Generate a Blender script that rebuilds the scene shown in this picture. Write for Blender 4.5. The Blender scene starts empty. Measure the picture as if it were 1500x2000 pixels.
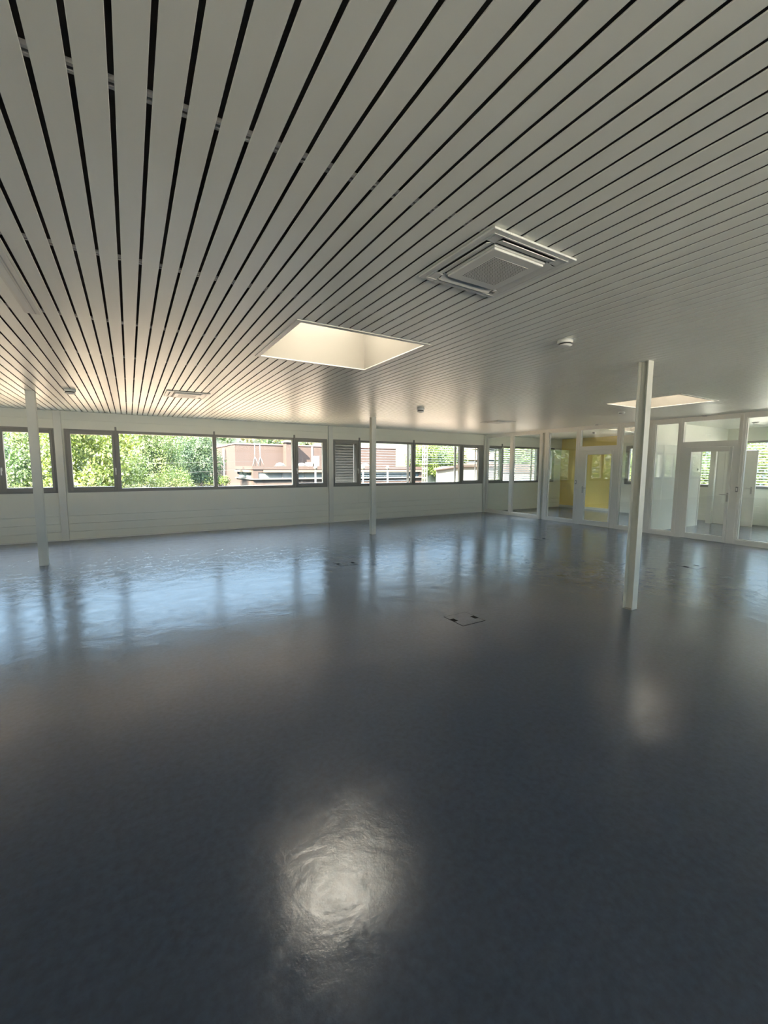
import bpy, bmesh, math, random
from mathutils import Vector, Matrix
R = math.radians
random.seed(7)
SC = bpy.context.scene
COL = SC.collection

# ------------------------------------------------------------------ measures
H = 2.717            # ceiling height
D = 11.10            # inner face of the long window wall
P = 10.81            # room-side face of the glazed partition
XL, YB, XF = -7.3, -6.6, 15.0    # left wall, back wall, facade behind the partition
PITCH, X0 = 0.1, 0.0126
SKY_LOW, SKY_HIGH, SUN_E = .60, 9.0, 30.0      # hazy sky radiance at horizon / zenith, sun strength
TA, BA = .34, .105                                # reflectance of foliage and facades relative to the tints below

# ------------------------------------------------------------------ helpers
class MB:
    """collects primitive shapes and links them as ONE mesh object"""
    def __init__(s): s.v = []; s.f = []; s.m = []; s.sm = []
    def add(s, vs, fs, m=0, smooth=False):
        o = len(s.v); s.v += [tuple(v) for v in vs]
        for f in fs: s.f.append([i + o for i in f]); s.m.append(m); s.sm.append(smooth)
        return s
    def box(s, x0, x1, y0, y1, z0, z1, m=0):
        v = [(x0,y0,z0),(x1,y0,z0),(x1,y1,z0),(x0,y1,z0),(x0,y0,z1),(x1,y0,z1),(x1,y1,z1),(x0,y1,z1)]
        return s.add(v, [(0,3,2,1),(4,5,6,7),(0,1,5,4),(1,2,6,5),(2,3,7,6),(3,0,4,7)], m)
    def tube(s, pts, r, n=10, m=0, cap=True):
        pts = [Vector(p) for p in pts]; vs = []; fs = []
        rs = r if isinstance(r, (list, tuple)) else [r] * len(pts)
        for i, p in enumerate(pts):
            a = pts[max(i-1, 0)]; b = pts[min(i+1, len(pts)-1)]
            t = (b - a).normalized()
            u = t.cross(Vector((0,0,1)))
            if u.length < 1e-3: u = Vector((1,0,0))
            u.normalize(); w = t.cross(u)
            for k in range(n):
                an = 2*math.pi*k/n
                vs.append(p + (u*math.cos(an) + w*math.sin(an))*rs[i])
        for i in range(len(pts)-1):
            for k in range(n):
                fs.append((i*n+k, i*n+(k+1)%n, (i+1)*n+(k+1)%n, (i+1)*n+k))
        if cap:
            fs.append(tuple(range(n-1, -1, -1))); fs.append(tuple((len(pts)-1)*n+k for k in range(n)))
        return s.add(vs, fs, m, True)
    def lathe(s, prof, c, n=24, m=0):
        vs = []; fs = []
        for r, z in prof:
            for k in range(n):
                a = 2*math.pi*k/n; vs.append((c[0]+r*math.cos(a), c[1]+r*math.sin(a), c[2]+z))
        for i in range(len(prof)-1):
            for k in range(n):
                fs.append((i*n+k, i*n+(k+1)%n, (i+1)*n+(k+1)%n, (i+1)*n+k))
        fs.append(tuple(range(n))); fs.append(tuple((len(prof)-1)*n+k for k in range(n)))
        return s.add(vs, fs, m, True)
    def plate(s, axis, a0, a1, b0, b1, holes, d0, d1, m=0):
        """slab with rectangular holes; axis = thin direction ('x','y','z')"""
        A = sorted({a0, a1, *[min(max(h[i], a0), a1) for h in holes for i in (0, 1)]})
        B = sorted({b0, b1, *[min(max(h[i], b0), b1) for h in holes for i in (2, 3)]})
        for i in range(len(A)-1):
            runs = []
            for j in range(len(B)-1):
                ca, cb = (A[i]+A[i+1])/2, (B[j]+B[j+1])/2
                if any(h[0] < ca < h[1] and h[2] < cb < h[3] for h in holes): continue
                if runs and abs(runs[-1][1]-B[j]) < 1e-9: runs[-1][1] = B[j+1]
                else: runs.append([B[j], B[j+1]])
            for p, q in runs:
                if axis == 'z': s.box(A[i], A[i+1], p, q, d0, d1, m)
                elif axis == 'y': s.box(A[i], A[i+1], d0, d1, p, q, m)
                else: s.box(d0, d1, A[i], A[i+1], p, q, m)
        return s
    def ring(s, axis, a0, a1, b0, b1, ia0, ia1, ib0, ib1, d0, d1, m=0):
        return s.plate(axis, a0, a1, b0, b1, [(ia0, ia1, ib0, ib1)], d0, d1, m)
    def build(s, name, mats, parent=None, bevel=0.0):
        me = bpy.data.meshes.new(name)
        me.from_pydata(s.v, [], s.f)
        mats = mats if isinstance(mats, (list, tuple)) else [mats]
        for m in mats: me.materials.append(m)
        me.polygons.foreach_set('material_index', s.m)
        me.polygons.foreach_set('use_smooth', s.sm)
        me.update()
        if any(s.sm) and len(s.v) < 3000:
            bm = bmesh.new(); bm.from_mesh(me); bmesh.ops.recalc_face_normals(bm, faces=bm.faces); bm.to_mesh(me); bm.free()
            for p in me.polygons:
                if len(p.vertices) > 4: p.use_smooth = False
        o = bpy.data.objects.new(name, me); COL.objects.link(o)
        if parent is not None: o.parent = parent
        if bevel:
            b = o.modifiers.new('Bevel', 'BEVEL'); b.width = bevel; b.segments = 2; b.limit_method = 'ANGLE'
        return o

def tag(o, label=None, cat=None, group=None, kind=None):
    if label: o['label'] = label
    if cat: o['category'] = cat
    if group: o['group'] = group
    if kind: o['kind'] = kind
    return o
def thing(name, label, cat, loc=(0,0,0), rotz=0, group=None, kind=None):
    o = bpy.data.objects.new(name, None); COL.objects.link(o)
    o.empty_display_size = .1
    o.location = loc; o.rotation_euler = (0, 0, rotz)
    return tag(o, label, cat, group, kind)
def copy_tree(o, parent=None):
    c = o.copy(); COL.objects.link(c)
    if parent is not None: c.parent = parent
    for ch in list(o.children): copy_tree(ch, c)
    return c

# ------------------------------------------------------------------ materials
def newmat(name):
    m = bpy.data.materials.new(name); m.use_nodes = True
    nt = m.node_tree; b = nt.nodes['Principled BSDF']
    return m, nt, b
def simple(name, col, rough=.5, metal=0.0, var=.06, scale=6.0, spec=.5):
    """plain painted surface with a faint mottling"""
    m, nt, b = newmat(name); N = nt.nodes; L = nt.links
    tc = N.new('ShaderNodeTexCoord'); no = N.new('ShaderNodeTexNoise'); mp = N.new('ShaderNodeMapRange')
    no.inputs['Scale'].default_value = scale; no.inputs['Detail'].default_value = 4
    mp.inputs['To Min'].default_value = 1-var; mp.inputs['To Max'].default_value = 1+var
    mx = N.new('ShaderNodeVectorMath'); mx.operation = 'SCALE'
    mx.inputs[0].default_value = col[:3]
    L.new(tc.outputs['Object'], no.inputs['Vector']); L.new(no.outputs['Fac'], mp.inputs['Value'])
    L.new(mp.outputs['Result'], mx.inputs['Scale']); L.new(mx.outputs['Vector'], b.inputs['Base Color'])
    b.inputs['Roughness'].default_value = rough; b.inputs['Metallic'].default_value = metal
    b.inputs['Specular IOR Level'].default_value = spec
    return m
def glass_mat(name, tint=(.93,.96,.94), f0=.045):
    m = bpy.data.materials.new(name); m.use_nodes = True
    nt = m.node_tree; N = nt.nodes; L = nt.links; N.clear()
    out = N.new('ShaderNodeOutputMaterial'); mix = N.new('ShaderNodeMixShader')
    tr = N.new('ShaderNodeBsdfTransparent'); tr.inputs['Color'].default_value = (*tint, 1)
    gl = N.new('ShaderNodeBsdfGlossy'); gl.inputs['Roughness'].default_value = 0.0
    gl.inputs['Color'].default_value = (1,1,1,1)
    ge = N.new('ShaderNodeNewGeometry'); dot = N.new('ShaderNodeVectorMath'); dot.operation = 'DOT_PRODUCT'
    ab = N.new('ShaderNodeMath'); ab.operation = 'ABSOLUTE'
    om = N.new('ShaderNodeMath'); om.operation = 'SUBTRACT'; om.inputs[0].default_value = 1
    pw = N.new('ShaderNodeMath'); pw.operation = 'POWER'; pw.inputs[1].default_value = 5
    ml = N.new('ShaderNodeMath'); ml.operation = 'MULTIPLY_ADD'; ml.inputs[1].default_value = 1-f0; ml.inputs[2].default_value = f0
    L.new(ge.outputs['Normal'], dot.inputs[0]); L.new(ge.outputs['Incoming'], dot.inputs[1])
    L.new(dot.outputs['Value'], ab.inputs[0]); L.new(ab.outputs[0], om.inputs[1]); L.new(om.outputs[0], pw.inputs[0])
    L.new(pw.outputs[0], ml.inputs[0]); L.new(ml.outputs[0], mix.inputs['Fac'])
    L.new(tr.outputs[0], mix.inputs[1]); L.new(gl.outputs[0], mix.inputs[2]); L.new(mix.outputs[0], out.inputs['Surface'])
    return m
def floor_mat():
    m, nt, b = newmat('floor_coating'); N = nt.nodes; L = nt.links
    tc = N.new('ShaderNodeTexCoord')
    def noise(scale, detail=5, rough=.6, dist=0.0, vec=None):
        n = N.new('ShaderNodeTexNoise'); n.inputs['Scale'].default_value = scale
        n.inputs['Detail'].default_value = detail; n.inputs['Roughness'].default_value = rough
        n.inputs['Distortion'].default_value = dist
        L.new(vec or tc.outputs['Object'], n.inputs['Vector']); return n
    big = noise(.55, 4, .55, .6); mid = noise(7.5, 8, .68, .3); fine = noise(30, 5, .62)
    cr = N.new('ShaderNodeValToRGB')
    cr.color_ramp.elements[0].position = .3; cr.color_ramp.elements[0].color = (.025,.043,.074,1)
    cr.color_ramp.elements[1].position = .72; cr.color_ramp.elements[1].color = (.037,.054,.090,1)
    L.new(big.outputs['Fac'], cr.inputs['Fac'])
    mr = N.new('ShaderNodeMapRange'); mr.inputs['From Min'].default_value = .3; mr.inputs['From Max'].default_value = .7
    mr.inputs['To Min'].default_value = .82; mr.inputs['To Max'].default_value = 1.18
    L.new(fine.outputs['Fac'], mr.inputs['Value'])
    sc = N.new('ShaderNodeVectorMath'); sc.operation = 'SCALE'
    L.new(cr.outputs['Color'], sc.inputs[0]); L.new(mr.outputs['Result'], sc.inputs['Scale'])
    L.new(sc.outputs['Vector'], b.inputs['Base Color'])
    rr = N.new('ShaderNodeMapRange'); rr.inputs['From Min'].default_value = .35; rr.inputs['From Max'].default_value = .68
    rr.inputs['To Min'].default_value = .12; rr.inputs['To Max'].default_value = .24
    L.new(mid.outputs['Fac'], rr.inputs['Value']); L.new(rr.outputs['Result'], b.inputs['Coat Roughness'])
    b.inputs['Roughness'].default_value = .5; b.inputs['IOR'].default_value = 1.3
    b.inputs['Coat Weight'].default_value = 1.0; b.inputs['Coat IOR'].default_value = 1.65
    # trowel waves and fine grain
    wav = noise(2.6, 3, .5, .3)
    b1 = N.new('ShaderNodeBump'); b1.inputs['Strength'].default_value = .10; b1.inputs['Distance'].default_value = .05
    L.new(wav.outputs['Fac'], b1.inputs['Height'])
    b2 = N.new('ShaderNodeBump'); b2.inputs['Strength'].default_value = .22; b2.inputs['Distance'].default_value = .004
    L.new(fine.outputs['Fac'], b2.inputs['Height']); L.new(b1.outputs['Normal'], b2.inputs['Normal'])
    L.new(b2.outputs['Normal'], b.inputs['Normal']); L.new(b2.outputs['Normal'], b.inputs['Coat Normal'])
    return m
def leaf_mat(name, c1, c2):
    m, nt, b = newmat(name); N = nt.nodes; L = nt.links
    tc = N.new('ShaderNodeTexCoord'); no = N.new('ShaderNodeTexNoise'); no.inputs['Scale'].default_value = .9
    no.inputs['Detail'].default_value = 5
    cr = N.new('ShaderNodeValToRGB'); cr.color_ramp.elements[0].color = (*[c*TA for c in c1], 1); cr.color_ramp.elements[1].color = (*[c*TA for c in c2], 1)
    cr.color_ramp.elements[0].position = .35; cr.color_ramp.elements[1].position = .65
    L.new(tc.outputs['Object'], no.inputs['Vector']); L.new(no.outputs['Fac'], cr.inputs['Fac'])
    L.new(cr.outputs['Color'], b.inputs['Base Color']); b.inputs['Roughness'].default_value = .6
    tl = N.new('ShaderNodeBsdfTranslucent'); L.new(cr.outputs['Color'], tl.inputs['Color'])
    mx = N.new('ShaderNodeMixShader'); mx.inputs['Fac'].default_value = .45
    L.new(b.outputs[0], mx.inputs[1]); L.new(tl.outputs[0], mx.inputs[2])
    L.new(mx.outputs[0], N['Material Output'].inputs['Surface'])
    return m
def cladding_mat(name, col, w, h):
    """panelled facade: object-space joints"""
    m, nt, b = newmat(name); N = nt.nodes; L = nt.links
    tc = N.new('ShaderNodeTexCoord'); sx = N.new('ShaderNodeSeparateXYZ'); L.new(tc.outputs['Object'], sx.inputs[0])
    ad = N.new('ShaderNodeMath'); L.new(sx.outputs['X'], ad.inputs[0]); L.new(sx.outputs['Y'], ad.inputs[1])
    cb = N.new('ShaderNodeCombineXYZ'); L.new(ad.outputs[0], cb.inputs['X']); L.new(sx.outputs['Z'], cb.inputs['Y'])
    col = tuple(c*BA for c in col); br = N.new('ShaderNodeTexBrick'); br.offset = 0; br.inputs['Scale'].default_value = 1
    br.inputs['Brick Width'].default_value = w; br.inputs['Row Height'].default_value = h
    br.inputs['Mortar Size'].default_value = .03
    br.inputs['Color1'].default_value = (*col, 1); br.inputs['Color2'].default_value = (*[c*.95 for c in col], 1)
    br.inputs['Mortar'].default_value = (*[c*.75 for c in col], 1)
    L.new(cb.outputs[0], br.inputs['Vector']); L.new(br.outputs['Color'], b.inputs['Base Color'])
    b.inputs['Roughness'].default_value = .7
    return m
def perforated_mat():
    m, nt, b = newmat('perforated_plastic'); N = nt.nodes; L = nt.links
    tc = N.new('ShaderNodeTexCoord'); vm = N.new('ShaderNodeVectorMath'); vm.operation = 'SCALE'; vm.inputs['Scale'].default_value = 78
    L.new(tc.outputs['Object'], vm.inputs[0])
    fr = N.new('ShaderNodeVectorMath'); fr.operation = 'FRACTION'; L.new(vm.outputs[0], fr.inputs[0])
    sb = N.new('ShaderNodeVectorMath'); sb.operation = 'SUBTRACT'; sb.inputs[1].default_value = (.5,.5,0); L.new(fr.outputs[0], sb.inputs[0])
    ms = N.new('ShaderNodeVectorMath'); ms.operation = 'MULTIPLY'; ms.inputs[1].default_value = (1,1,0); L.new(sb.outputs[0], ms.inputs[0])
    ln = N.new('ShaderNodeVectorMath'); ln.operation = 'LENGTH'; L.new(ms.outputs[0], ln.inputs[0])
    gt = N.new('ShaderNodeMath'); gt.operation = 'LESS_THAN'; gt.inputs[1].default_value = .30; L.new(ln.outputs['Value'], gt.inputs[0])
    mx = N.new('ShaderNodeMix'); mx.data_type = 'RGBA'; mx.inputs[6].default_value = (.70,.70,.66,1); mx.inputs[7].default_value = (.10,.10,.09,1)
    L.new(gt.outputs[0], mx.inputs[0]); L.new(mx.outputs[2], b.inputs['Base Color']); b.inputs['Roughness'].default_value = .5
    return m
def opal_mat():
    m = bpy.data.materials.new('opal_acrylic'); m.use_nodes = True
    nt = m.node_tree; N = nt.nodes; L = nt.links; N.clear()
    out = N.new('ShaderNodeOutputMaterial'); tl = N.new('ShaderNodeBsdfTranslucent'); df = N.new('ShaderNodeBsdfDiffuse')
    tl.inputs['Color'].default_value = (.66,.635,.585,1); df.inputs['Color'].default_value = (.8,.8,.8,1)
    mx = N.new('ShaderNodeMixShader'); mx.inputs['Fac'].default_value = .25
    L.new(tl.outputs[0], mx.inputs[1]); L.new(df.outputs[0], mx.inputs[2]); L.new(mx.outputs[0], out.inputs['Surface'])
    return m

M = {}
M['ceil'] = simple('ceiling_enamel', (.85,.855,.78), .34, var=.02, scale=1.5)
M['void'] = simple('ceiling_void', (.10,.095,.09), .8)
M['rail'] = simple('galvanised_rail', (.45,.45,.43), .4)
M['wall'] = simple('wall_paint', (.74,.74,.64), .5, var=.02, scale=3)
M['wall2'] = simple('room_wall_paint', (.80,.80,.73), .55, var=.02, scale=3)
M['yellow'] = simple('yellow_paint', (.86,.66,.17), .5, var=.02)
M['steel'] = simple('column_paint', (.68,.68,.61), .4, var=.04, scale=9)
M['frame'] = simple('window_frame_grey', (.23,.225,.20), .45, var=.03)
M['white'] = simple('white_lacquer', (.72,.71,.65), .35, var=.02)
M['wplastic'] = simple('white_plastic', (.74,.74,.70), .4, var=.02)
M['dark'] = simple('dark_slot', (.06,.06,.055), .6)
M['black'] = simple('black_rubber', (.008,.008,.009), .9, spec=.1)
M['mid'] = simple('grey_plastic', (.28,.28,.27), .5)
M['chrome'] = simple('brushed_steel', (.45,.44,.42), .3, metal=.9)
M['glass'] = glass_mat('window_glass', (.95,.955,.945), .008)
M['pglass'] = glass_mat('partition_glass', (.95,.965,.95), .065)
M['floor'] = floor_mat()
M['blind'] = simple('blind_aluminium', (.25,.245,.23), .45)
M['perf'] = perforated_mat()
M['opal'] = opal_mat()
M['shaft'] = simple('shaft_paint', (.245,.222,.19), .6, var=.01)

# ------------------------------------------------------------------ the setting
SKY = [(1.2126, 2.4126, 3.305, 4.49), (7.3126, 8.5126, 3.386, 4.54), (-4.9874, -3.7874, 3.305, 4.49), (12.2126, 13.4126, 6.30, 7.50)]
floor = MB().box(XL-.3, XF+.3, YB-.3, D+.3, -.2, 0).build('floor', M['floor'])
tag(floor, 'blue-grey polished coated floor with soft window reflections', 'floor', kind='structure')

mb = MB()
prof = [(-.042,.005),(-.042,.0015),(-.0405,0),(.0405,0),(.042,.0015),(.042,.005)]
k0 = int(math.floor((XL-X0)/PITCH)); k1 = int(math.ceil((XF-X0)/PITCH))
for k in range(k0, k1):
    xc = X0 + (k+.5)*PITCH
    segs = [(YB, D)]
    for (a, b, c, d) in SKY:
        if a < xc < b:
            segs = [q for s in segs for q in ((s[0], c-.02), (d+.02, s[1]))]
    for y0, y1 in segs:
        vs = [(xc+p, y0, H+z) for p, z in prof] + [(xc+p, y1, H+z) for p, z in prof]
        n = len(prof)
        fs = [(i, i+1, n+i+1, n+i) for i in range(n-1)] + [(n-1, 0, n, 2*n-1), tuple(range(n-1,-1,-1)), tuple(range(n, 2*n))]
        mb.add(vs, fs, 0)
holes = [(a-.01, b+.01, c-.01, d+.01) for a, b, c, d in SKY]
mb.plate('z', XL-.3, XF+.3, YB-.3, D+.3, holes, H+.06, H+.30, 1)
y = 1.62 - 2.5
while y < D:                                    # suspension rails seen across the open joints
    for dy in (-.014, .014):
        cuts = sorted([(a, b) for a, b, c, d in SKY if c-.05 < y < d+.05])
        x = XL
        for a, b in cuts + [(XF, XF)]:
            mb.box(x, a-.03, y+dy-.006, y+dy+.006, H+.006, H+.02, 2); x = b+.03
    y += 1.25
ceil = mb.build('ceiling', [M['ceil'], M['void'], M['rail']])
tag(ceil, 'white metal slat ceiling with dark open joints between strips', 'ceiling', kind='structure')

# --- long window wall: openings per bay
ZB, ZT = 1.015, 2.352
BAYS = [(-6.2, -1.29), (-1.135, 4.79), (4.955, 10.72), (10.86, 14.56)]
wf = MB()
wf.plate('y', XL-.3, XF+.3, 0, H+.05, [(a, b, ZB, ZT) for a, b in BAYS], D+.02, D+.24)
# boards of the parapet (fine shadow joints) and the band above the windows
for z0, z1 in ((.024,.180),(.188,.352),(.360,.520),(.530,ZB),(ZT,2.530),(2.539,H+.01)):
    wf.box(XL, XF, D, D+.02, z0, z1)
wall_front = wf.build('wall_front', M['wall'])
tag(wall_front, 'pale grey boarded wall with the long ribbon of windows', 'wall', kind='structure')
tag(MB().box(XL, P, D-.012, D+.02, 0, .022).build('baseboard_front', M['white']), 'thin pale skirting at the foot of the window wall', 'skirting', kind='structure')
jp = MB()
for x in (-.27, 3.85, 5.80, 9.70): jp.box(x-.035, x+.035, D-.006, D, .53, ZB-.005)
tag(jp.build('trim_1', M['wall']), 'flat vertical cover strips on the parapet panel', 'trim', kind='structure')

# left, back, facade walls
tag(MB().box(XL-.24, XL, YB-.24, D, 0, H+.05).build('wall_left', M['wall2']), 'plain pale side wall', 'wall', kind='structure')
BW = [(-7.0, -1.3), (-1.1, 4.8), (5.0, 10.65)]  # openings for the added daylight windows at the back
tag(MB().plate('y', XL, XF, 0, H+.05, [(a, b, .14, 2.56) for a, b in BW], YB-.24, YB).build('wall_back', M['wall2']), 'plain pale wall behind the viewer', 'wall', kind='structure')
FW = [(-6.3, -3.5), (-3.5, -.7), (-.5, 2.9), (3.10, 5.36), (5.85, 7.58), (7.58, 8.50)]  # first three openings are out of view, added for more daylight
fx = MB()
fx.plate('x', YB, 8.76, 0, H+.05, [(a, b, ZB, ZT) for a, b in FW], XF, XF+.24, 0)
fx.box(XF, XF+.24, 8.76, D+.02, 0, H+.05, 1)
for z0, z1 in ((.02,.182),(.187,.354),(.359,.522),(.528,ZB-.01),(ZT+.01,2.532),(2.537,H)):
    fx.box(XF-.02, XF, YB, 8.70, z0, z1)
tag(fx.build('wall_facade', [M['wall'], M['yellow']]), 'far wall behind the glazed partition, painted yellow on its left stretch', 'wall', kind='structure')
tag(MB().box(XF-.015, XF, 8.76, D, 0, .09).build('baseboard_facade', M['wall']), 'grey skirting below the yellow wall', 'skirting', kind='structure')
cw = MB().plate('y', P+.11, XF-.02, 0, H+.01, [(13.48, 14.30, 0, 2.11)], 5.56, 5.66)
tag(cw.build('wall_divider', M['wall2']), 'white cross wall with doorway behind the glazed partition', 'wall', kind='structure')

# ------------------------------------------------------------------ pilasters on the window wall
for x0, x1, lab in ((-1.295,-1.165,'grey wall post left of the bright green tree window'), (4.817,4.950,'grey wall post left of the closed-blind window'),
                    (10.72,10.805,'grey corner post where window wall meets glazed partition')):
    p = MB().box(x0, x1, D-.05, D, 0, H).build('wall_post', M['steel'], bevel=.004)
    tag(p, lab, 'post', 'flat posts on the window wall')

# ------------------------------------------------------------------ windows
def win_handle(x, y, z, parent, axis='y', sgn=-1):
    t = MB()
    def B(u0,u1,d0,d1,z0,z1):
        lo, hi = sorted((sgn*d0, sgn*d1))
        if axis == 'y': t.box(x+u0, x+u1, y+lo, y+hi, z+z0, z+z1)
        else: t.box(y+lo, y+hi, x+u0, x+u1, z+z0, z+z1)
    B(-.014,.014,0,.012,-.03,.04); B(-.008,.008,.012,.04,-.008,.008); B(-.010,.010,.03,.046,-.11,.012)
    return t.build('handle', M['wplastic'], parent, bevel=.003)
NW = [0]
def window(axis, base, o0, o1, g0, g1, casement, label, handle=None, sgn=-1, zr=None):
    """frame in the wall plane; base = inner wall face, sgn = direction to the room"""
    NW[0] += 1
    t = thing(f'window_{NW[0]}', label, 'window', (0,0,0), kind='structure')
    zb, zt = ZB, ZT
    gz0, gz1 = (1.135, 2.246) if casement else (1.09, 2.29)
    if zr: zb, zt = zr; gz0, gz1 = zb+.06, zt-.06
    d = lambda a, b: tuple(sorted((base+sgn*a, base+sgn*b)))
    if casement:
        f0, f1 = o0+.035, o1-.035
        MB().ring(axis, o0, o1, zb, zt, f0, f1, zb+.035, zt-.035, *d(-.09, .004)).build('frame', M['frame'], t)
        MB().ring(axis, f0, f1, zb+.035, zt-.035, g0, g1, gz0, gz1, *d(-.07, .022)).build('sash', M['frame'], t, bevel=.005)
        if handle is not None: win_handle(handle, base+sgn*.022, 1.50, t, axis, sgn)
    else:
        MB().ring(axis, o0, o1, zb, zt, g0, g1, gz0, gz1, *d(-.09, .006)).build('frame', M['frame'], t)
    pn = MB()
    if axis == 'y': pn.box(g0-.01, g1+.01, base-sgn*.045, base-sgn*.040, gz0-.01, gz1+.01)
    else: pn.box(base-sgn*.045, base-sgn*.040, g0-.01, g1+.01, gz0-.01, gz1+.01)
    pn.build('pane', M['glass'], t)
    return t
def strip(x, parent):
    MB().box(x-.018, x+.018, D-.035, D, ZB+.02, ZT+.075).build('cover_strip', M['frame'], parent, bevel=.003)

ws = {}
ws['Z'] = window('y', D, -6.2, -4.25, -6.15, -4.30, False, 'grey framed fixed window furthest left')
ws['Y'] = window('y', D, -4.25, -2.215, -4.20, -2.26, False, 'grey framed fixed window left of the leftmost opening casement')
ws['A'] = window('y', D, -2.215, -1.295, -2.107, -1.381, True, 'leftmost grey casement window, crossed by the left column', handle=-2.165)
ws['B'] = window('y', D, -1.132, -.215, -1.028, -.300, True, 'grey casement window filled with bright green tree', handle=-.255)
ws['C'] = window('y', D, -.215, 1.815, -.162, 1.776, False, 'wide fixed window with trees and the left end of the brown building')
ws['D'] = window('y', D, 1.815, 3.83, 1.860, 3.780, False, 'wide fixed window framing the brown building and roof masts')
ws['E'] = window('y', D, 3.83, 4.785, 3.936, 4.646, True, 'grey casement window showing white rooftop units', handle=3.893)
ws['F'] = window('y', D, 4.957, 5.80, 5.023, 5.700, True, 'grey casement window with its outside blind closed', handle=5.748)
ws['G'] = window('y', D, 5.80, 7.735, 5.853, 7.675, False, 'fixed window behind the middle column with open slatted blind')
ws['H'] = window('y', D, 7.735, 9.70, 7.812, 9.640, False, 'fixed window with half-lowered blind above a white shed')
ws['I'] = window('y', D, 9.70, 10.715, 9.806, 10.490, True, 'casement window at the room corner, half-lowered blind, white shed')
ws['J'] = window('y', D, 10.865, 11.62, 10.93, 11.530, True, 'casement window behind the first glazed panel, lowered blind')
ws['K'] = window('y', D, 11.62, 13.58, 11.712, 13.515, False, 'wide fixed window behind the glazed partition, lowered blind')
ws['L'] = window('y', D, 13.58, 14.555, 13.68, 14.400, True, 'casement window beside the yellow wall')
for w, x in (('C', -.215), ('D', 1.815), ('E', 3.835), ('G', 5.80), ('H', 7.735), ('K', 11.625)): strip(x, ws[w])
for a, b in FW[:3]: window('x', XF, a, b, a+.06, b-.06, False, 'wide fixed window added further along the far facade to let in light', sgn=-1)  # unseen windows added to brighten the right side
window('x', XF, 3.10, 5.36, 3.17, 5.28, False, 'fixed window with bright blind behind the white inner door', sgn=-1)
window('x', XF, 5.85, 7.58, 5.91, 7.52, False, 'window with bright blind seen through the inner doorway', sgn=-1)
window('x', XF, 7.58, 8.50, 7.68, 8.36, True, 'narrow casement window with blind right of the yellow wall', sgn=-1)

for a in (-7.0, -4.15, -1.1, 1.85, 5.0, 7.8):  # unseen windows added to light the hall from behind
    window('y', YB, a, a+2.85, a+.05, a+2.80, False, 'tall fixed window added in the wall behind the viewer to light the hall', sgn=1, zr=(.14, 2.56))
# ------------------------------------------------------------------ outside venetian blinds
def blind(axis, base, a0, a1, zlow, tilt, label, pitch=.078, w=.078):
    t = thing('venetian_blind', label, 'blind', (0,0,0), group='outside slatted blinds')
    s = MB(); z = 2.33; c, sn = math.cos(tilt)*w/2, math.sin(tilt)*w/2
    while z > zlow + .02:
        q = [(-c, -sn), (-c*.35, -sn*.35+.006), (c*.35, sn*.35+.006), (c, sn)]
        top = [(u, v) for u, v in q] + [(u, v-.0012) for u, v in reversed(q)]
        n = len(top)
        for e0, e1 in ((a0, a1),):
            if axis == 'y': vs = [(e0, base+u, z+v) for u, v in top] + [(e1, base+u, z+v) for u, v in top]
            else: vs = [(base+u, e0, z+v) for u, v in top] + [(base+u, e1, z+v) for u, v in top]
            s.add(vs, [(i, (i+1) % n, n+(i+1) % n, n+i) for i in range(n)] + [tuple(range(n-1,-1,-1)), tuple(range(n, 2*n))])
        z -= pitch
    s.build('slats', M['blind'], t)
    r = MB()
    if axis == 'y': r.box(a0, a1, base-.035, base+.035, zlow-.015, zlow+.012)
    else: r.box(base-.035, base+.035, a0, a1, zlow-.015, zlow+.012)
    r.build('bottom_rail', M['blind'], t)
    for a in (a0-.02, a1+.02):
        g = MB()
        if axis == 'y': g.box(a-.012, a+.012, base-.02, base+.02, ZB, 2.42)
        else: g.box(base-.02, base+.02, a-.012, a+.012, ZB, 2.42)
        g.build('guide_rail', M['blind'], t)
    h = MB()
    if axis == 'y': h.box(a0, a1, base-.05, base+.05, 2.35, 2.45)
    else: h.box(base-.05, base+.05, a0, a1, 2.35, 2.45)
    h.build('head_box', M['blind'], t)
    return t
BY = D+.31; BX = XF+.31
blind('y', BY, 4.99, 5.77, 1.06, R(78), 'fully closed grey outside blind in the casement right of the wall post')
blind('y', BY, 5.84, 7.69, 1.06, R(6), 'outside blind fully lowered with open slats behind the middle column')
blind('y', BY, 7.78, 9.66, 1.63, R(8), 'outside blind half lowered over the wide window with the white shed')
blind('y', BY, 9.74, 10.62, 1.63, R(10), 'outside blind half lowered over the corner casement window')
blind('y', BY, 10.82, 11.58, 1.06, R(30), 'lowered slatted blind of the casement behind the first glazed panel')
blind('y', BY, 11.66, 13.54, 1.06, R(30), 'lowered slatted blind of the wide window behind the glazed partition')
blind('y', BY, 13.62, 14.45, 1.06, R(32), 'lowered slatted blind of the casement beside the yellow wall')
blind('x', BX, 3.14, 5.30, 1.06, R(24), 'bright slatted blind behind the white inner door')
blind('x', BX, 5.89, 7.54, 1.06, R(12), 'slatted blind seen through the inner doorway')
blind('x', BX, 7.62, 8.42, 1.06, R(12), 'slatted blind of the narrow window right of the yellow wall')

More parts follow.
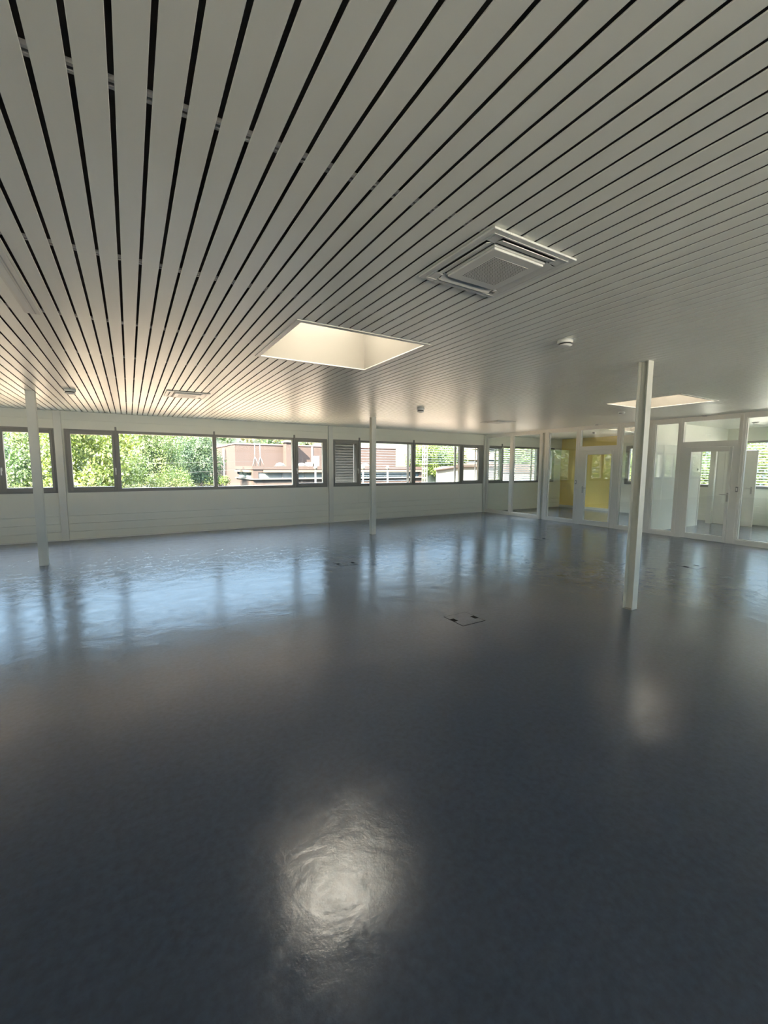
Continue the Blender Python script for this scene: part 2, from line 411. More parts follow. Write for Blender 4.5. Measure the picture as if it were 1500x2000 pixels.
# ------------------------------------------------------------------ steel columns (H sections)
def column(x, y, w, d, label):
    t = thing('steel_column', label, 'column', (x, y, 0), group='H-section steel columns')
    mb = MB(); tf, tw = .009, .007
    mb.box(-w/2, w/2, -d/2, -d/2+tf, .004, H); mb.box(-w/2, w/2, d/2-tf, d/2, .004, H)
    mb.box(-tw/2, tw/2, -d/2+tf, d/2-tf, .004, H)
    mb.build('shaft', M['steel'], t)
    MB().box(-w/2-.004, w/2+.004, -d/2-.004, d/2+.004, 0, .004).build('base_plate', M['mid'], t)
    return t
column(-1.240, 8.47, .115, .11, 'pale steel column standing in front of the leftmost window')
column(4.857, 8.62, .115, .11, 'pale steel column in the middle of the hall, before the open slatted blind')
column(4.797, 2.565, .098, .105, 'nearest tall steel column right of centre, showing its web recess')
column(10.865, 8.65, .095, .075, 'steel column set between two panels of the glazed partition')

# ------------------------------------------------------------------ skylights
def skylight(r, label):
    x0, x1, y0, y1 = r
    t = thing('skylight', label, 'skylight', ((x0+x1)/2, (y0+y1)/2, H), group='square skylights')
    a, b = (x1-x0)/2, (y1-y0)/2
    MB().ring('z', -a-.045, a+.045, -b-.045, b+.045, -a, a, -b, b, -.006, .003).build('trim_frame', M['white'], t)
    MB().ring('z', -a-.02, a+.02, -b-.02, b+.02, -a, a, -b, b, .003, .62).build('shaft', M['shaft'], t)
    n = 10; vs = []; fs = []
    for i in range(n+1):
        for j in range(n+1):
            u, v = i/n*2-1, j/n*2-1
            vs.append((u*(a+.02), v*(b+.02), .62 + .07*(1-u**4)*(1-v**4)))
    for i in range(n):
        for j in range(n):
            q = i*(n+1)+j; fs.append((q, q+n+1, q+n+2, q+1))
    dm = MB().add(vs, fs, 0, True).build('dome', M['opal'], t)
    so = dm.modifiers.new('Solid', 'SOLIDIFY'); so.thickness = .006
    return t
skylight(SKY[0], 'large glowing square skylight nearest the viewer')
skylight(SKY[1], 'glowing skylight in the distance behind the nearest column')
skylight(SKY[2], 'square skylight over the left part of the hall')
skylight(SKY[3], 'square skylight added to brighten the room with the yellow wall')  # added to brighten the yellow room, set at a bright ceiling streak

# ------------------------------------------------------------------ ceiling cassettes
def cassette(x, y, label):
    t = thing('ceiling_cassette', label, 'air conditioner', (x, y, H), group='ceiling air-conditioning cassettes')
    e, s0, s1, l = .307, .192, .262, .205
    slots = [(-l, l, s0, s1), (-l, l, -s1, -s0), (s0, s1, -l, l), (-s1, -s0, -l, l)]
    MB().plate('z', -e, e, -e, e, slots, -.014, -.003).build('panel_frame', M['wplastic'], t, bevel=.003)
    MB().plate('z', -.277, .277, -.277, .277, [(-.27, .27, -.27, .27)], -.0165, -.0142).build('bead', M['wplastic'], t)
    for (a, b, c, d) in slots:
        o = MB().box(a, b, c, d, -.0028, 0).build('air_outlet', M['dark'], t)
        f = MB()
        long_x = b-a > d-c
        sg = 1 if (c+d if long_x else a+b) > 0 else -1
        q = [(s0+.006, -.003), (s1-.010, -.021), (s1-.008, -.018), (s0+.008, -.001)]
        ends = (a+.006, b-.006) if long_x else (c+.006, d-.006)
        vs = [((e_, sg*u, z) if long_x else (sg*u, e_, z)) for e_ in ends for u, z in q]
        f.add(vs, [(0,1,2,3), (7,6,5,4)] + [(k, (k+1) % 4, 4+(k+1) % 4, 4+k) for k in range(4)])
        f.build('louvre', M['wplastic'], o)
    MB().box(-.186, .186, -.186, .186, -.027, -.0145).build('intake_panel', M['wplastic'], t, bevel=.004)
    MB().box(-.128, .128, -.128, .128, -.0282, -.0271).build('perforated_grille', M['perf'], t)
    MB().box(.20, .235, .22, .245, -.017, -.0142).build('indicator', M['mid'], t)
    return t
cassette(1.835, 1.855, 'large ceiling air-conditioning cassette nearest the viewer')
cassette(.845, 7.52, 'ceiling air-conditioning cassette over the left windows')
cassette(7.93, 7.74, 'ceiling air-conditioning cassette far off near the glazed partition')

# ------------------------------------------------------------------ linear luminaire, detectors
t = thing('ceiling_light', 'slim switched-off linear ceiling light at the left edge', 'ceiling light', (-.552, 3.15, H))
MB().box(-.050, .046, -.995, .995, -.014, -.0005).build('housing', M['white'], t, bevel=.002)
MB().box(-.030, .004, -.975, .975, -.0165, -.0142).build('diffuser', M['wplastic'], t)
MB().box(.014, .020, -.985, .985, -.0165, -.0142).build('edge_strip', M['rail'], t)

def detector(x, y, label, r=.062, h=.052, z=H):
    t = thing('smoke_detector', label, 'smoke detector', (x, y, z), group='ceiling smoke detectors')
    MB().lathe([(r, 0), (r, -h*.45), (r*.96, -h*.5)], (0,0,0)).build('base', M['wplastic'], t)
    MB().lathe([(r*.80, -h*.5), (r*.80, -h*.68)], (0,0,0)).build('sensor_gap', M['dark'], t)
    MB().lathe([(r*.9, -h*.68), (r*.88, -h*.8), (r*.6, -h*.95), (r*.2, -h)], (0,0,0)).build('cap', M['wplastic'], t)
    return t
detector(3.40, 2.535, 'round white smoke detector right of the near cassette', .066, .06)
detector(-.70, 7.95, 'white smoke detector above the left column', .075, .075)
detector(4.89, 6.80, 'white smoke detector in mid ceiling left of the far cassette', .075, .085)
detector(8.64, 5.04, 'small smoke detector beside the distant skylight', .06, .05)
detector(10.55, 6.80, 'tiny detector at the top of the partition above the yellow room', .05, .035)
detector(10.70, 4.42, 'tiny detector at the top of the partition above the right door', .05, .03)
detector(13.2, 4.36, 'dark round detector on the ceiling of the right back room', .075, .04)
detector(12.8, 8.32, 'small detector on the ceiling of the yellow room', .05, .05)

# ------------------------------------------------------------------ floor boxes
def floor_box(x, y, label):
    t = thing('floor_box', label, 'floor box', (x, y, 0), group='flush floor boxes')
    MB().box(-.153, .153, -.153, .153, .0002, .0012).build('surround', M['black'], t)
    MB().box(-.147, .147, -.147, .147, .0012, .0022).build('lid', M['floor'], t)
    for sx in (-1, 1):
        MB().box(sx*.122-.024, sx*.122+.024, -.038-.02*sx, .038-.02*sx, .0023, .0035).build('cable_flap', M['black'], t)
    return t
floor_box(2.945, 3.26, 'square flush floor box in the middle of the open floor')
floor_box(2.98, 6.20, 'small distant floor box in front of the middle column')
floor_box(7.76, 3.22, 'floor box lying right of the nearest column')
floor_box(7.80, 6.24, 'far floor box in front of the yellow room')

# ------------------------------------------------------------------ glazed partition
pt = thing('glass_partition', 'white framed full-height glazed partition closing off the back rooms', 'partition', (P, 0, 0))
X1 = .10
posts = [(11.0, 11.095), (9.835, 9.965), (8.695, 8.785), (8.455, 8.600), (7.415, 7.545), (6.265, 6.385), (5.455, 5.600), (4.850, 4.955), (3.715, 3.830), (1.9, 2.0), (.1, .2), (YB, YB+.1)]
for a, b in posts:
    p = MB().box(0, X1, a, b, 0, H).build('post', M['white'], pt, bevel=.004)
    m = (a+b)/2
    MB().box(-.006, -.0005, m-.012, m+.012, .01, H-.01).build('cover_strip', M['white'], p)
gaps = [(9.965, 11.0), (8.785, 9.835), (7.545, 8.455), (5.600, 6.265), (4.955, 5.455), (2.0, 3.715), (.2, 1.9), (YB+.1, .1)]
for a, b in gaps:
    MB().box(.0, X1, a, b, 0, .095).build('bottom_rail', M['white'], pt)
    MB().box(.0, X1, a, b, H-.095, H).build('top_rail', M['white'], pt)
    MB().ring('x', a, b, .095, H-.095, a+.018, b-.018, .113, H-.113, .02, X1-.02).build('glazing_bead', M['white'], pt)
    MB().box(.046, .054, a+.01, b-.01, .10, H-.10).build('glass_pane', M['pglass'], pt)
MB().box(.0, X1, 8.600, 8.695, H-.09, H).build('top_rail', M['white'], pt)
for a, b in ((6.385, 7.415), (3.830, 4.850)):
    MB().box(0, X1, a, b, 2.085, 2.17).build('transom', M['white'], pt)
    MB().box(0, X1, a, b, H-.10, H).build('top_rail', M['white'], pt)
    MB().box(.046, .054, a, b, 2.17, H-.10).build('fanlight_pane', M['pglass'], pt)

def door_handle(y, z, x, parent, toward):
    """plate on the room side (facing -x) with lever pointing along y*toward"""
    h = MB().box(x-.010, x, y-.019, y+.019, z-.115, z+.075).build('handle_plate', M['chrome'], parent, bevel=.004)
    return h, MB().tube([(x-.008, y, z+.03), (x-.052, y, z+.03), (x-.056, y+toward*.02, z+.03), (x-.056, y+toward*.125, z+.028)], .0085, 10).build('lever', M['chrome'], parent)
def glass_door(n, y0, y1, g0, g1, gz0, gz1, hy, toward, label):
    t = thing(f'door_{n}', label, 'door', (P, 0, 0), kind='structure')
    MB().plate('x', y0-.075, y1+.075, 0, 2.085, [(y0, y1, -1, 2.05)], .0, .1).build('frame', M['white'], t)
    lf = MB().ring('x', y0+.004, y1-.004, .006, 2.046, g0, g1, gz0, gz1, -.012, .05).build('leaf', M['white'], t, bevel=.004)
    MB().box(.018, .024, g0-.01, g1+.01, gz0-.01, gz1+.01).build('pane', M['pglass'], lf)
    door_handle(hy, 1.0, -.012, lf, toward)
    return t
glass_door(1, 6.455, 7.34, 6.500, 7.210, .140, 1.940, 7.270, -1, 'white framed glass door in front of the yellow wall')
glass_door(2, 3.900, 4.775, 3.958, 4.665, .132, 1.945, 3.925, 1, 'white framed glass door at the right, looking onto an inner doorway')
for y, z, lab in ((7.49, 1.18, 'dark switch on the partition post left of the yellow-room door'), (3.775, 1.15, 'grey switch plate on the partition post right of the right door')):
    t = thing('light_switch', lab, 'switch', (P-.007, y, z))
    MB().box(-.010, 0, -.022, .022, -.055, .055).build('plate', M['mid'], t, bevel=.002)
    MB().box(-.014, -.010, -.012, .012, -.03, .03).build('rocker', M['wplastic'], t)

# inner door standing open behind the partition
t = thing('door_3', 'plain white inner door standing open behind the glass door', 'door', (14.335, 5.53, 0), kind='structure', rotz=R(5))
lf = MB().box(0, .04, -.895, 0, .008, 2.07).build('leaf', M['white'], t, bevel=.003)
door_handle(-.815, 1.01, -.001, lf, 1)
fr = MB()
for a, b in ((13.44, 13.50), (14.28, 14.34)): fr.box(a, b, 5.55, 5.67, 0, 2.15)
fr.box(13.44, 14.34, 5.55, 5.67, 2.09, 2.15)
tag(fr.build('trim_2', M['white']), 'white frame around the inner doorway', 'trim', kind='structure')
t = thing('wall_switch', 'small dark switch on the cross wall seen through the right glass door', 'switch', (13.30, 5.559, 1.55))
MB().box(-.04, .04, -.008, 0, -.04, .04).build('plate', M['wplastic'], t, bevel=.002)
MB().box(-.025, .025, -.012, -.008, -.025, .025).build('rocker', M['dark'], t)

# ------------------------------------------------------------------ outdoors
def lerp(a, b, t): return a+(b-a)*max(0, min(1, t))
def ground(x, y):
    left = lerp(1, 0, (x-9)/4) if y < 95 else 1
    zl = -4 + 3*max(0, min(1, (y-15)/38))
    zr = -4.0
    z = zl*left + zr*(1-left)
    y0 = 66 if left > .5 else 96
    if x > 40: y0 = 52
    t_ = max(0, y-y0)
    if x > 40: z += min(6, max(0, (y-40))*.15)*min(1, (x-40)/10)
    z += t_*.21
    return z
M['gravel'] = simple('bounce_gravel', (.165,.12,.082), .9, var=.08, scale=20)
M['paving'] = simple('bounce_paving', (.26,.23,.19), .9, var=.05, scale=8)
gr = MB().box(-34, 60, D+.5, 27, -.8, -.5); gr.box(-34, XL-.5, YB-.5, D+.5, -.8, -.5)
tag(MB().box(-34, 40, -34, YB-.5, -.8, -.5).build('bounce_yard', M['paving']), 'unseen pale paved deck added behind the hall to bounce sunlight in', 'bounce_terrace', kind='structure')  # out of view, added to bounce sunlight through the back windows
M['membrane'] = simple('bounce_membrane', (.85,.80,.72), .8, var=.03)
tag(MB().box(XF+.5, 26, YB-.5, D+.5, -.8, -.5).build('bounce_roof', M['membrane']), 'unseen white roof membrane added outside the far facade to bounce daylight in', 'roof', kind='structure')  # out of view, added to bounce daylight through the facade windows
tag(gr.build('bounce_terrace', M['gravel']), 'unseen gravel roof added below the windows to bounce daylight onto the ceiling', 'bounce_terrace', kind='structure')  # hidden below the sills, added to throw warm light up at the ceiling
grass = leaf_mat('meadow', (.022,.045,.008), (.055,.065,.014))
nx, ny = 100, 70; vs = []; fs = []
for j in range(ny+1):
    for i in range(nx+1):
        x = -190 + 340*i/nx; y = D+1.5 + 190*j/ny
        vs.append((x, y, ground(x, y)))
for j in range(ny):
    for i in range(nx):
        q = j*(nx+1)+i; fs.append((q, q+1, q+nx+2, q+nx+1))
vs2 = len(vs)
for p in ((XF+1,-40),(150,-40),(150,D+1.5),(XF+1,D+1.5)): vs.append((*p, -4.0))
fs.append((vs2, vs2+1, vs2+2, vs2+3))
tag(MB().add(vs, fs, 0, True).build('terrain', grass), 'grassy ground and slope outside the windows', 'ground', kind='structure')

M['bark'] = simple('bark', (.09,.07,.05), .8)
G_bright = leaf_mat('leaf_bright', (.10,.19,.018), (.24,.31,.045))
G_mid = leaf_mat('leaf_mid', (.07,.15,.03), (.19,.24,.05))
G_teal = leaf_mat('leaf_blue_green', (.05,.12,.045), (.12,.19,.06))
G_dry = leaf_mat('leaf_dry', (.13,.15,.04), (.30,.26,.10))

def leaves(mb, rnd, c, rad, n, size, m=0):
    for _ in range(n):
        d = Vector((rnd.gauss(0,1), rnd.gauss(0,1), rnd.gauss(0,1))).normalized()
        p = Vector(c) + Vector((d.x*rad[0], d.y*rad[1], d.z*rad[2]))*(.55+.5*rnd.random())
        a = Vector((rnd.gauss(0,1), rnd.gauss(0,1), rnd.gauss(0,.7))).normalized()
        b = a.cross(d + Vector((0,0,.6)))
        if b.length < .05: continue
        b.normalize(); s = size*(.6+.7*rnd.random())
        mb.add([p-a*s, p-b*s*.45, p+a*s, p+b*s*.45], [(0,1,2,3)], m)
def crown_mesh(seed, rx, rz, mat, nclump=40, nleaf=330, size=.2):
    rnd = random.Random(seed); mb = MB()
    for _ in range(nclump):
        d = Vector((rnd.gauss(0,1), rnd.gauss(0,1), rnd.gauss(0,1))).normalized()*(.35+.6*rnd.random())
        r = (.28+.2*rnd.random())
        leaves(mb, rnd, (d.x*rx, d.y*rx, d.z*rz), (rx*r, rx*r, rz*r), nleaf, size)
    return mb
PROTO = {}
def tree(kind, x, y, zc, rx, rz, label, group='trees outside the windows'):
    g = ground(x, y) if y > D+1.5 else -4.0
    t = thing('tree', label, 'tree', (x, y, g), rotz=random.random()*6, group=group)
    if kind not in PROTO:
        c = crown_mesh({'bright':3,'mid':5,'teal':9,'dry':11}[kind], 1, 1, {'bright':G_bright,'mid':G_mid,'teal':G_teal,'dry':G_dry}[kind], size=.042).build('crown', {'bright':G_bright,'mid':G_mid,'teal':G_teal,'dry':G_dry}[kind], t)
        PROTO[kind] = c
    else:
        c = PROTO[kind].copy(); COL.objects.link(c); c.parent = t
    c.location = (0, 0, zc-g); c.scale = (rx, rx, rz)
    h = zc-g
    MB().tube([(0,0,-.2), (.08,.03,h*.4), (-.05,.05,h*.75), (0,0,h+rz*.3)], [.22,.17,.13,.05], 8).build('trunk', M['bark'], t)
    return t
tree('teal', -7.8, 37.5, 1.6, 2.2, 3.4, 'blue-green tree filling the left half of the leftmost window')
tree('mid', -5.0, 33, .8, 2.0, 2.9, 'yellow-green tree behind the left column')
tree('dry', -8.0, 29, -1.0, 2.5, 1.5, 'sunlit shrub mass low in the leftmost window')
tree('bright', -1.8, 29, 1.6, 2.45, 3.3, 'bright green tree filling the casement right of the left wall post')
tree('bright', 2.2, 30.5, -.2, 1.55, 1.7, 'low bright green bush in the left half of the wide window')
tree('mid', 2.2, 47, 2.2, 2.2, 3.4, 'mid green tree left of centre in the wide window')
tree('teal', 6.9, 52, 2.4, 2.4, 3.4, 'blue-green tree in the wide window just left of the building')
tree('dry', 3.4, 63.5, 3.0, 2.7, 3.4, 'pale yellowish tree on the slope above the hedge')
tree('mid', 7.9, 69, 2.4, 2.6, 4.0, 'tree close to the left end of the brown building')
tree('bright', 42.4, 58, 3.2, 2.8, 4.2, 'yellow-green tree right of the brown building, behind the open slats')
tree('mid', 49, 61, 2.6, 4.0, 3.6, 'green tree behind the pale mast')
tree('teal', 82, 84, 8.4, 4.5, 3.6, 'dark tree on the slope beside the orange roofed houses')
tree('mid', 54, 47.5, 3.4, 3.9, 3.4, 'green tree behind the first glazed panel')
tree('mid', 62, 43.5, 3.6, 3.9, 3.4, 'green tree behind the wide blind beyond the partition')
tree('bright', 33, 18.2, .9, 3.2, 2.6, 'green tree outside the narrow window of the yellow room')
tree('mid', 26.4, 10.9, .8, 2.1, 2.6, 'green tree outside the window seen through the inner doorway')
tree('bright', 34, 9.8, .8, 3.4, 2.9, 'green tree outside the blind behind the white inner door')

hd = MB(); rnd = random.Random(21)
for i in range(46):
    x = -1.5 + 12.4*i/45
    leaves(hd, rnd, (x, 58+rnd.gauss(0,.25), -.25), (.45,.6,.72), 80, .15)
h = hd.build('hedge', G_bright)
tag(h, 'long clipped green hedge left of the brown building', 'hedge')
wd = MB(); rnd = random.Random(5)
for i in range(1250):
    x = rnd.uniform(-38, 120) if i < 760 else rnd.uniform(-170, -36); yy = rnd.uniform((75 if x > -36 else 34) if x < 10 else 99, 165 if x > -36 else 120)
    if 40 < x < 75 and yy < 88: continue
    r = rnd.uniform(1.6, 3.0)*(1 if x > -36 else 1.6)
    leaves(wd, rnd, (x, yy, ground(x, yy)+r*.75), (r, r, r*1.15), 62, .55, rnd.choice((0,0,0,1,1,2)))
tag(wd.build('hillside_woodland', [G_mid, G_teal, G_dry]), 'wooded hillside rising behind the brown building', 'woodland', kind='stuff')

M['lightmetal'] = simple('pale_metal', (.055,.052,.046), .5)
# overhead wires
for pts, lab in (([(-26, 40, .55), (-8, 40, .62), (3, 40, .95), (12, 40, 1.5)], 'lower pale overhead wire crossing in front of the trees'),
                 ([(-26, 44, 1.95), (-8, 44, 1.80), (2, 44, 1.82), (12, 44, 2.1)], 'upper pale overhead wire crossing in front of the trees')):
    tag(MB().tube(pts, .010, 6).build('overhead_wire', M['lightmetal']), lab, 'wire', 'overhead wires')

# the brown building
M['clad'] = cladding_mat('terracotta_cladding', (.20,.10,.066), 1.6, 1.25)
M['clad2'] = cladding_mat('terracotta_cladding_plain', (.21,.11,.072), 3.2, 3.0)
M['cream'] = simple('cream_metal', (.060,.047,.035), .5)
M['roofw'] = simple('pale_roof', (.06,.05,.04), .8)
M['slit'] = simple('dark_slit', (.06,.045,.04), .5)
M['wband'] = simple('band_window', (.06,.075,.08), .08)
M['cap'] = simple('brown_capping', (.10,.055,.05), .6)
M['lightmetal'] = simple('pale_metal', (.055,.052,.046), .5)
bl = thing('building', 'flat-roofed brown clad building with a lower wing and band of windows', 'building', (0,0,0))
MB().box(12.4, 38.2, 60, 90, -4, 4.55).build('upper_block', M['clad'], bl)
MB().plate('z', 12.3, 38.3, 59.9, 90.1, [(12.7, 37.9, 60.3, 89.7)], 4.55, 4.72).build('roof_edge', M['cap'], bl)
lw = MB().plate('y', 12.4, 36.7, -4, 1.22, [(13.0, 36.2, .16, .86)], 50.5, 50.9)
lw.plate('x', 50.9, 60, -4, 1.22, [(51.4, 58.6, .16, .86)], 12.4, 12.8)
lw.box(36.3, 36.7, 50.9, 60, -4, 1.22); lw.box(12.4, 36.7, 50.5, 60, 1.22, 1.30)
lw.build('lower_wing', M['clad2'], bl)
MB().plate('z', 12.3, 36.8, 50.4, 60, [(12.7, 36.4, 50.8, 60)], 1.22, 1.62).build('parapet', M['clad2'], bl)
MB().box(12.7, 36.4, 50.8, 60, 1.30, 1.34).build('roof_surface', M['roofw'], bl)
aw = MB().box(13.6, 36.4, 50.15, 50.5, .88, 1.14); aw.box(12.05, 12.4, 51.2, 58.9, .88, 1.14); aw.build('awning_box', M['cream'], bl)
MB().box(12.2, 36.8, 50.2, 50.5, .02, .14).box(12.2, 12.4, 50.5, 59.5, .02, .14).build('sill_ledge', M['lightmetal'], bl)
for i in range(8):
    a = 13.0 + i*2.9; f = MB().ring('y', a, a+2.9, .16, .86, a+.06, a+2.84, .2, .82, 50.56, 50.66).build('window', M['lightmetal'], bl)
    MB().box(a+.05, a+2.85, 50.60, 50.63, .19, .83).build('pane', M['wband'], f)
for i in range(3):
    a = 51.4 + i*2.4; f = MB().ring('x', a, a+2.4, .16, .86, a+.06, a+2.34, .2, .82, 12.46, 12.56).build('window', M['lightmetal'], bl)
    MB().box(12.50, 12.53, a+.05, a+2.35, .19, .83).build('pane', M['wband'], f)
MB().box(12.9, 36.2, 56, 56.1, -4, 1.2).build('inner_wall', M['slit'], bl)
tw = MB().box(19.05, 20.25, 58.6, 60, 1.3, 4.95).build('stair_tower', M['clad2'], bl)
MB().box(18.85, 20.45, 58.4, 60.2, 4.95, 5.2).build('tower_cap', M['lightmetal'], tw)
for yy, z1 in ((69.7, 3.2), (80.8, 3.1), (86.3, 3.1), (74.5, 2.7)):
    MB().box(12.36, 12.42, yy-.45, yy+.45, -4, z1).build('slit_window', M['slit'], bl)
for yy, z1, r in ((84.3, 3.3, .28), (66.3, 4.2, .16), (78.4, 3.4, .16)):
    MB().tube([(12.1, yy, -4), (12.1, yy, z1)], r, 10).build('downpipe', M['lightmetal'], bl)
MB().tube([(12.0, 86.2, 3.5), (12.0, 85.6, 3.95), (12.0, 84.6, 3.95), (12.0, 84.1, 3.4)], .45, 12).build('duct_elbow', M['lightmetal'], bl)
MB().box(23.3, 23.6, 59.93, 60.0, 1.3, 4.5).build('joint_cover', M['cap'], bl)

M['dome'] = simple('dome_acrylic', (.10,.11,.11), .2)
for az, lab in ((17.2, 'white roof dome left of the stair tower'), (19.96, 'white roof dome seen at the casement with rooftop units'), (28.37, 'white roof dome behind the open slatted blind')):
    x = 54*math.tan(R(az)); t = thing('roof_dome', lab, 'roof dome', (x, 54, 1.34), group='domes on the lower wing roof')
    MB().box(-.62, .62, -.62, .62, 0, .32).build('curb', M['lightmetal'], t)
    MB().lathe([(.60, .32), (.57, .47), (.45, .62), (.22, .70), (.02, .72)], (0,0,0), 20).build('dome', M['dome'], t)
for az, lab in ((14.07, 'thin pale tripod mast on the roof, left one'), (14.72, 'thin pale tripod mast on the roof, right one')):
    x = 56*math.tan(R(az)); t = thing('roof_mast', lab, 'mast', (x, 56, 1.34), group='tripod masts on the roof')
    MB().tube([(0,0,0), (0,0,3.2)], .05, 8).build('pole', M['lightmetal'], t)
    for q in range(3):
        an = R(100+120*q)
        MB().tube([(0,0,1.5), (.62*math.cos(an), .62*math.sin(an), 0)], .04, 6).build('leg', M['lightmetal'], t)
for az, yy, w, h, lab in ((21.84, 58, .42, 1.75, 'tall white rooftop unit in the casement window'), (20.93, 58, .46, .85, 'low white louvred rooftop unit left of the tall one')):
    x = yy*math.tan(R(az)); t = thing('rooftop_unit', lab, 'rooftop unit', (x, yy, 1.34), group='rooftop units')
    MB().box(-w, w, -.35, .35, 0, h).build('casing', M['lightmetal'], t, bevel=.03)
    MB().box(-w*.75, w*.75, -.365, -.345, h*.25, h*.75).build('louvre_panel', M['mid'], t)
for az, lab in ((21.76, 'white slim lamp post in the casement with rooftop units'), (28.09, 'white slim lamp post just left of the middle column'), (31.4, 'white slim lamp post right of the middle column')):
    x = 36*math.tan(R(az)); t = thing('lamp_post', lab, 'lamp post', (x, 36, -4), group='slim lamp posts')
    MB().tube([(0,0,0), (0,0,5.3)], .085, 10).build('pole', M['lightmetal'], t)
    MB().lathe([(.05,5.3),(.14,5.36),(.19,5.48),(.14,5.6),(.04,5.64)], (0,0,0), 14).build('lamp_head', M['lightmetal'], t)
t = thing('lattice_mast', 'broad pale lattice mast behind the half-lowered blind', 'mast', (22.1, 30, -4))
for sx in (-.14, .14):
    for sy in (-.14, .14):
        MB().box(sx-.035, sx+.035, sy-.035, sy+.035, 0, 11).build('leg', M['lightmetal'], t)
br = MB()
for i in range(27):
    z = .2+i*.4
    for sy in (-.14, .14): br.box(-.14, .14, sy-.012, sy+.012, z, z+.1)
    for sx in (-.14, .14): br.box(sx-.012, sx+.012, -.14, .14, z, z+.1)
br.build('bracing', M['lightmetal'], t)

# white shed, curved vent, hillside houses
M['shedw'] = simple('shed_white', (.080,.075,.058), .7)
sh = thing('shed', 'low white-walled shed with brown roof edge beyond the corner windows', 'shed', (0,0,0))
vs = [(23.4,30,-4),(23.4,30,1.28),(26.1,30,1.60),(30.8,30,1.60),(30.8,30,-4)]
vs += [(x+(5.4 if x < 24 else 3.9 if x < 30 else 0), 37, z) for x, y, z in vs]
MB().add(vs, [(4,3,2,1,0),(5,6,7,8,9),(0,1,6,5),(1,2,7,6),(2,3,8,7),(3,4,9,8),(4,0,5,9)]).build('walls', M['shedw'], sh)
vs = [(23.2,29.8,1.29),(26.1,29.8,1.61),(30.8,29.8,1.61),(30.8,29.8,1.72),(26.1,29.8,1.72),(23.2,29.8,1.38)]
vs += [(x+(5.4 if x < 24 else 3.9 if x < 30 else 0), 37.2, z) for x, y, z in vs]
n = 6
MB().add(vs, [(5,4,3,2,1,0),(6,7,8,9,10,11)] + [(i,(i+1)%n,n+(i+1)%n,n+i) for i in range(n)]).build('roof', M['clad2'], sh)
an = thing('annex_building', 'long low building with brown upper band and cream wall behind the slatted blinds', 'building', (0,0,0))
MB().box(31.0, 66, 29.0, 36, -4, 1.05).build('walls', M['shedw'], an)
MB().box(30.9, 66.1, 28.9, 36.1, 1.05, 1.95).build('roof_band', M['clad2'], an)
tag(MB().tube([(21.3,28,-4),(21.3,28,.05),(21.38,28,.22),(21.55,28,.28),(21.72,28,.18),(21.76,28,-.02)], .075, 10).build('vent_pipe', M['lightmetal']), 'curved white vent pipe beside the shed', 'pipe')
M['tile'] = simple('orange_roof_tiles', (.10,.045,.02), .8, var=.15, scale=2)
def house(x, y, z0, w, d, hw, hr, rot, label):
    t = thing('house', label, 'house', (x, y, z0), rotz=rot, group='hillside houses')
    MB().box(-w, w, -d, d, -3, hw).build('walls', M['shedw'], t)
    e = .4
    MB().add([(-w-e,-d-e,hw),(w+e,-d-e,hw),(w+e,d+e,hw),(-w-e,d+e,hw),(-w-e,0,hw+hr),(w+e,0,hw+hr),
              (-w-e,-d-e,hw-.12),(w+e,-d-e,hw-.12),(w+e,d+e,hw-.12),(-w-e,d+e,hw-.12)],
             [(0,1,5,4),(2,3,4,5),(0,4,3),(1,2,5),(6,7,1,0),(7,8,2,1),(8,9,3,2),(9,6,0,3),(9,8,7,6)]).build('roof', M['tile'], t)
    for i in range(5):
        cx = -w+.9+i*(2*w-1.8)/4
        f = MB().ring('y', cx-.42, cx+.42, hw-1.3, hw-.35, cx-.36, cx+.36, hw-1.24, hw-.41, -d-.03, -d+.02).build('window', M['lightmetal'], t)
        MB().box(cx-.37, cx+.37, -d-.012, -d-.002, hw-1.25, hw-.40).build('pane', M['slit'], f)
    return t
house(63.5, 66, 1.6, 6.4, 3.5, 1.5, 1.6, R(-12), 'hillside house with orange roof and a row of dark windows')
house(71, 77, 4.6, 5.0, 3.5, 1.3, 1.5, R(-20), 'upper hillside house with reddish roof partly hidden by trees')

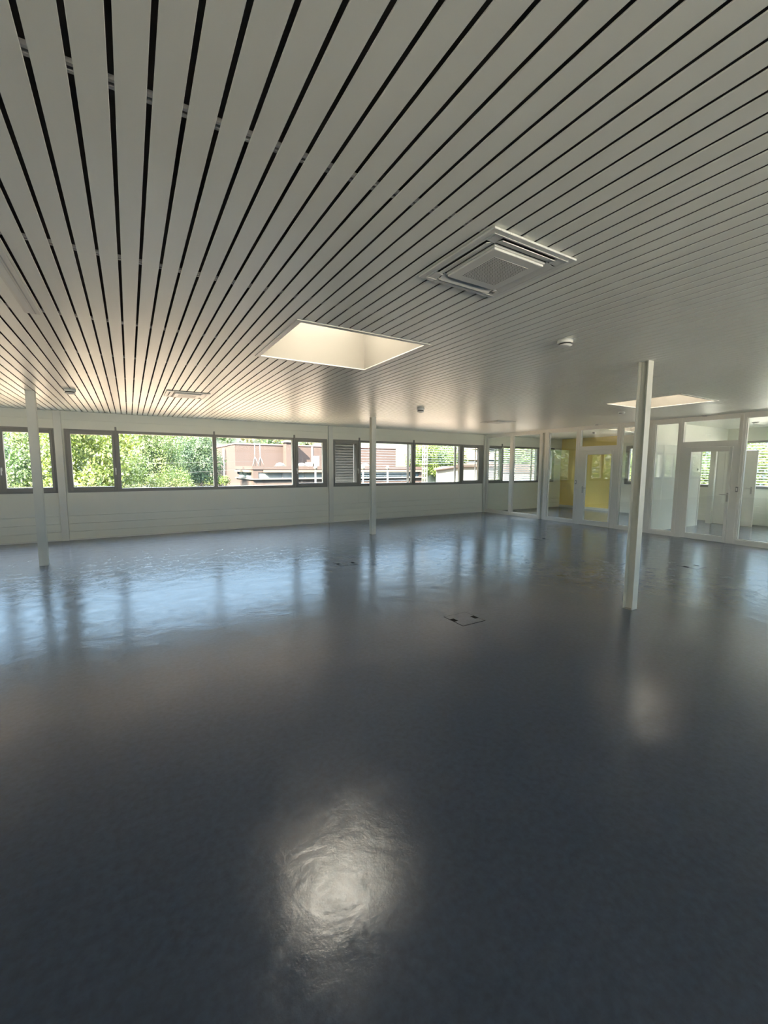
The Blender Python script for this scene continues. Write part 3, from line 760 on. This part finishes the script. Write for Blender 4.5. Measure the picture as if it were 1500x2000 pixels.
# ------------------------------------------------------------------ light
W = bpy.data.worlds.new('World'); SC.world = W; W.use_nodes = True
bg = W.node_tree.nodes['Background']
wn = W.node_tree; wc = wn.nodes.new('ShaderNodeTexCoord'); wz = wn.nodes.new('ShaderNodeSeparateXYZ')
wr = wn.nodes.new('ShaderNodeMapRange'); wr.inputs['From Min'].default_value = .28; wr.inputs['From Max'].default_value = .9
wr.inputs['To Min'].default_value = SKY_LOW; wr.inputs['To Max'].default_value = SKY_HIGH
wn.links.new(wc.outputs['Generated'], wz.inputs[0]); wn.links.new(wz.outputs['Z'], wr.inputs['Value'])
wn.links.new(wr.outputs['Result'], bg.inputs['Strength'])
wk = wn.nodes.new('ShaderNodeValToRGB'); wk.color_ramp.elements[0].position = .25; wk.color_ramp.elements[0].color = (.46,.72,1.0,1)
wk.color_ramp.elements[1].position = .8; wk.color_ramp.elements[1].color = (.90,.95,1.0,1)
wn.links.new(wz.outputs['Z'], wk.inputs['Fac']); wn.links.new(wk.outputs['Color'], bg.inputs['Color'])
sun = bpy.data.lights.new('sun', 'SUN'); sun.energy = SUN_E; sun.angle = R(1.0); sun.color = (1,.93,.80)
so = bpy.data.objects.new('sun', sun); COL.objects.link(so)
so.rotation_euler = Vector((.70, .42, -.62)).to_track_quat('-Z', 'Y').to_euler()

# ------------------------------------------------------------------ camera
yaw, pitch, roll = .53999, -.10636, .004038
cy, sy, cp, sp = math.cos(yaw), math.sin(yaw), math.cos(pitch), math.sin(pitch)
f = Vector((sy*cp, cy*cp, sp)); r = Vector((cy, -sy, 0)); u = r.cross(f)
r2 = r*math.cos(roll) + u*math.sin(roll); u2 = -r*math.sin(roll) + u*math.cos(roll)
cam = bpy.data.cameras.new('camera'); co = bpy.data.objects.new('camera', cam); COL.objects.link(co)
m = Matrix((( r2.x, u2.x, -f.x, 0), (r2.y, u2.y, -f.y, 0), (r2.z, u2.z, -f.z, 1.5875), (0,0,0,1)))
co.matrix_world = m
cam.sensor_fit = 'VERTICAL'; cam.sensor_height = 36; cam.sensor_width = 36
cam.lens = 826.47/2000*36; cam.clip_start = .05; cam.clip_end = 600
SC.camera = co

vs_ = SC.view_settings
vs_.view_transform = 'Standard'; vs_.look = 'None'; vs_.exposure = 2.22; vs_.gamma = 1.0; vs_.use_curve_mapping = False
cy_ = SC.cycles
cy_.max_bounces = 10; cy_.diffuse_bounces = 6; cy_.glossy_bounces = 4; cy_.transmission_bounces = 4; cy_.transparent_max_bounces = 24
cy_.caustics_reflective = False; cy_.caustics_refractive = False
cy_.sample_clamp_indirect = 8.0
cy_.use_denoising = True
cy_.use_adaptive_sampling = True; cy_.adaptive_threshold = .02
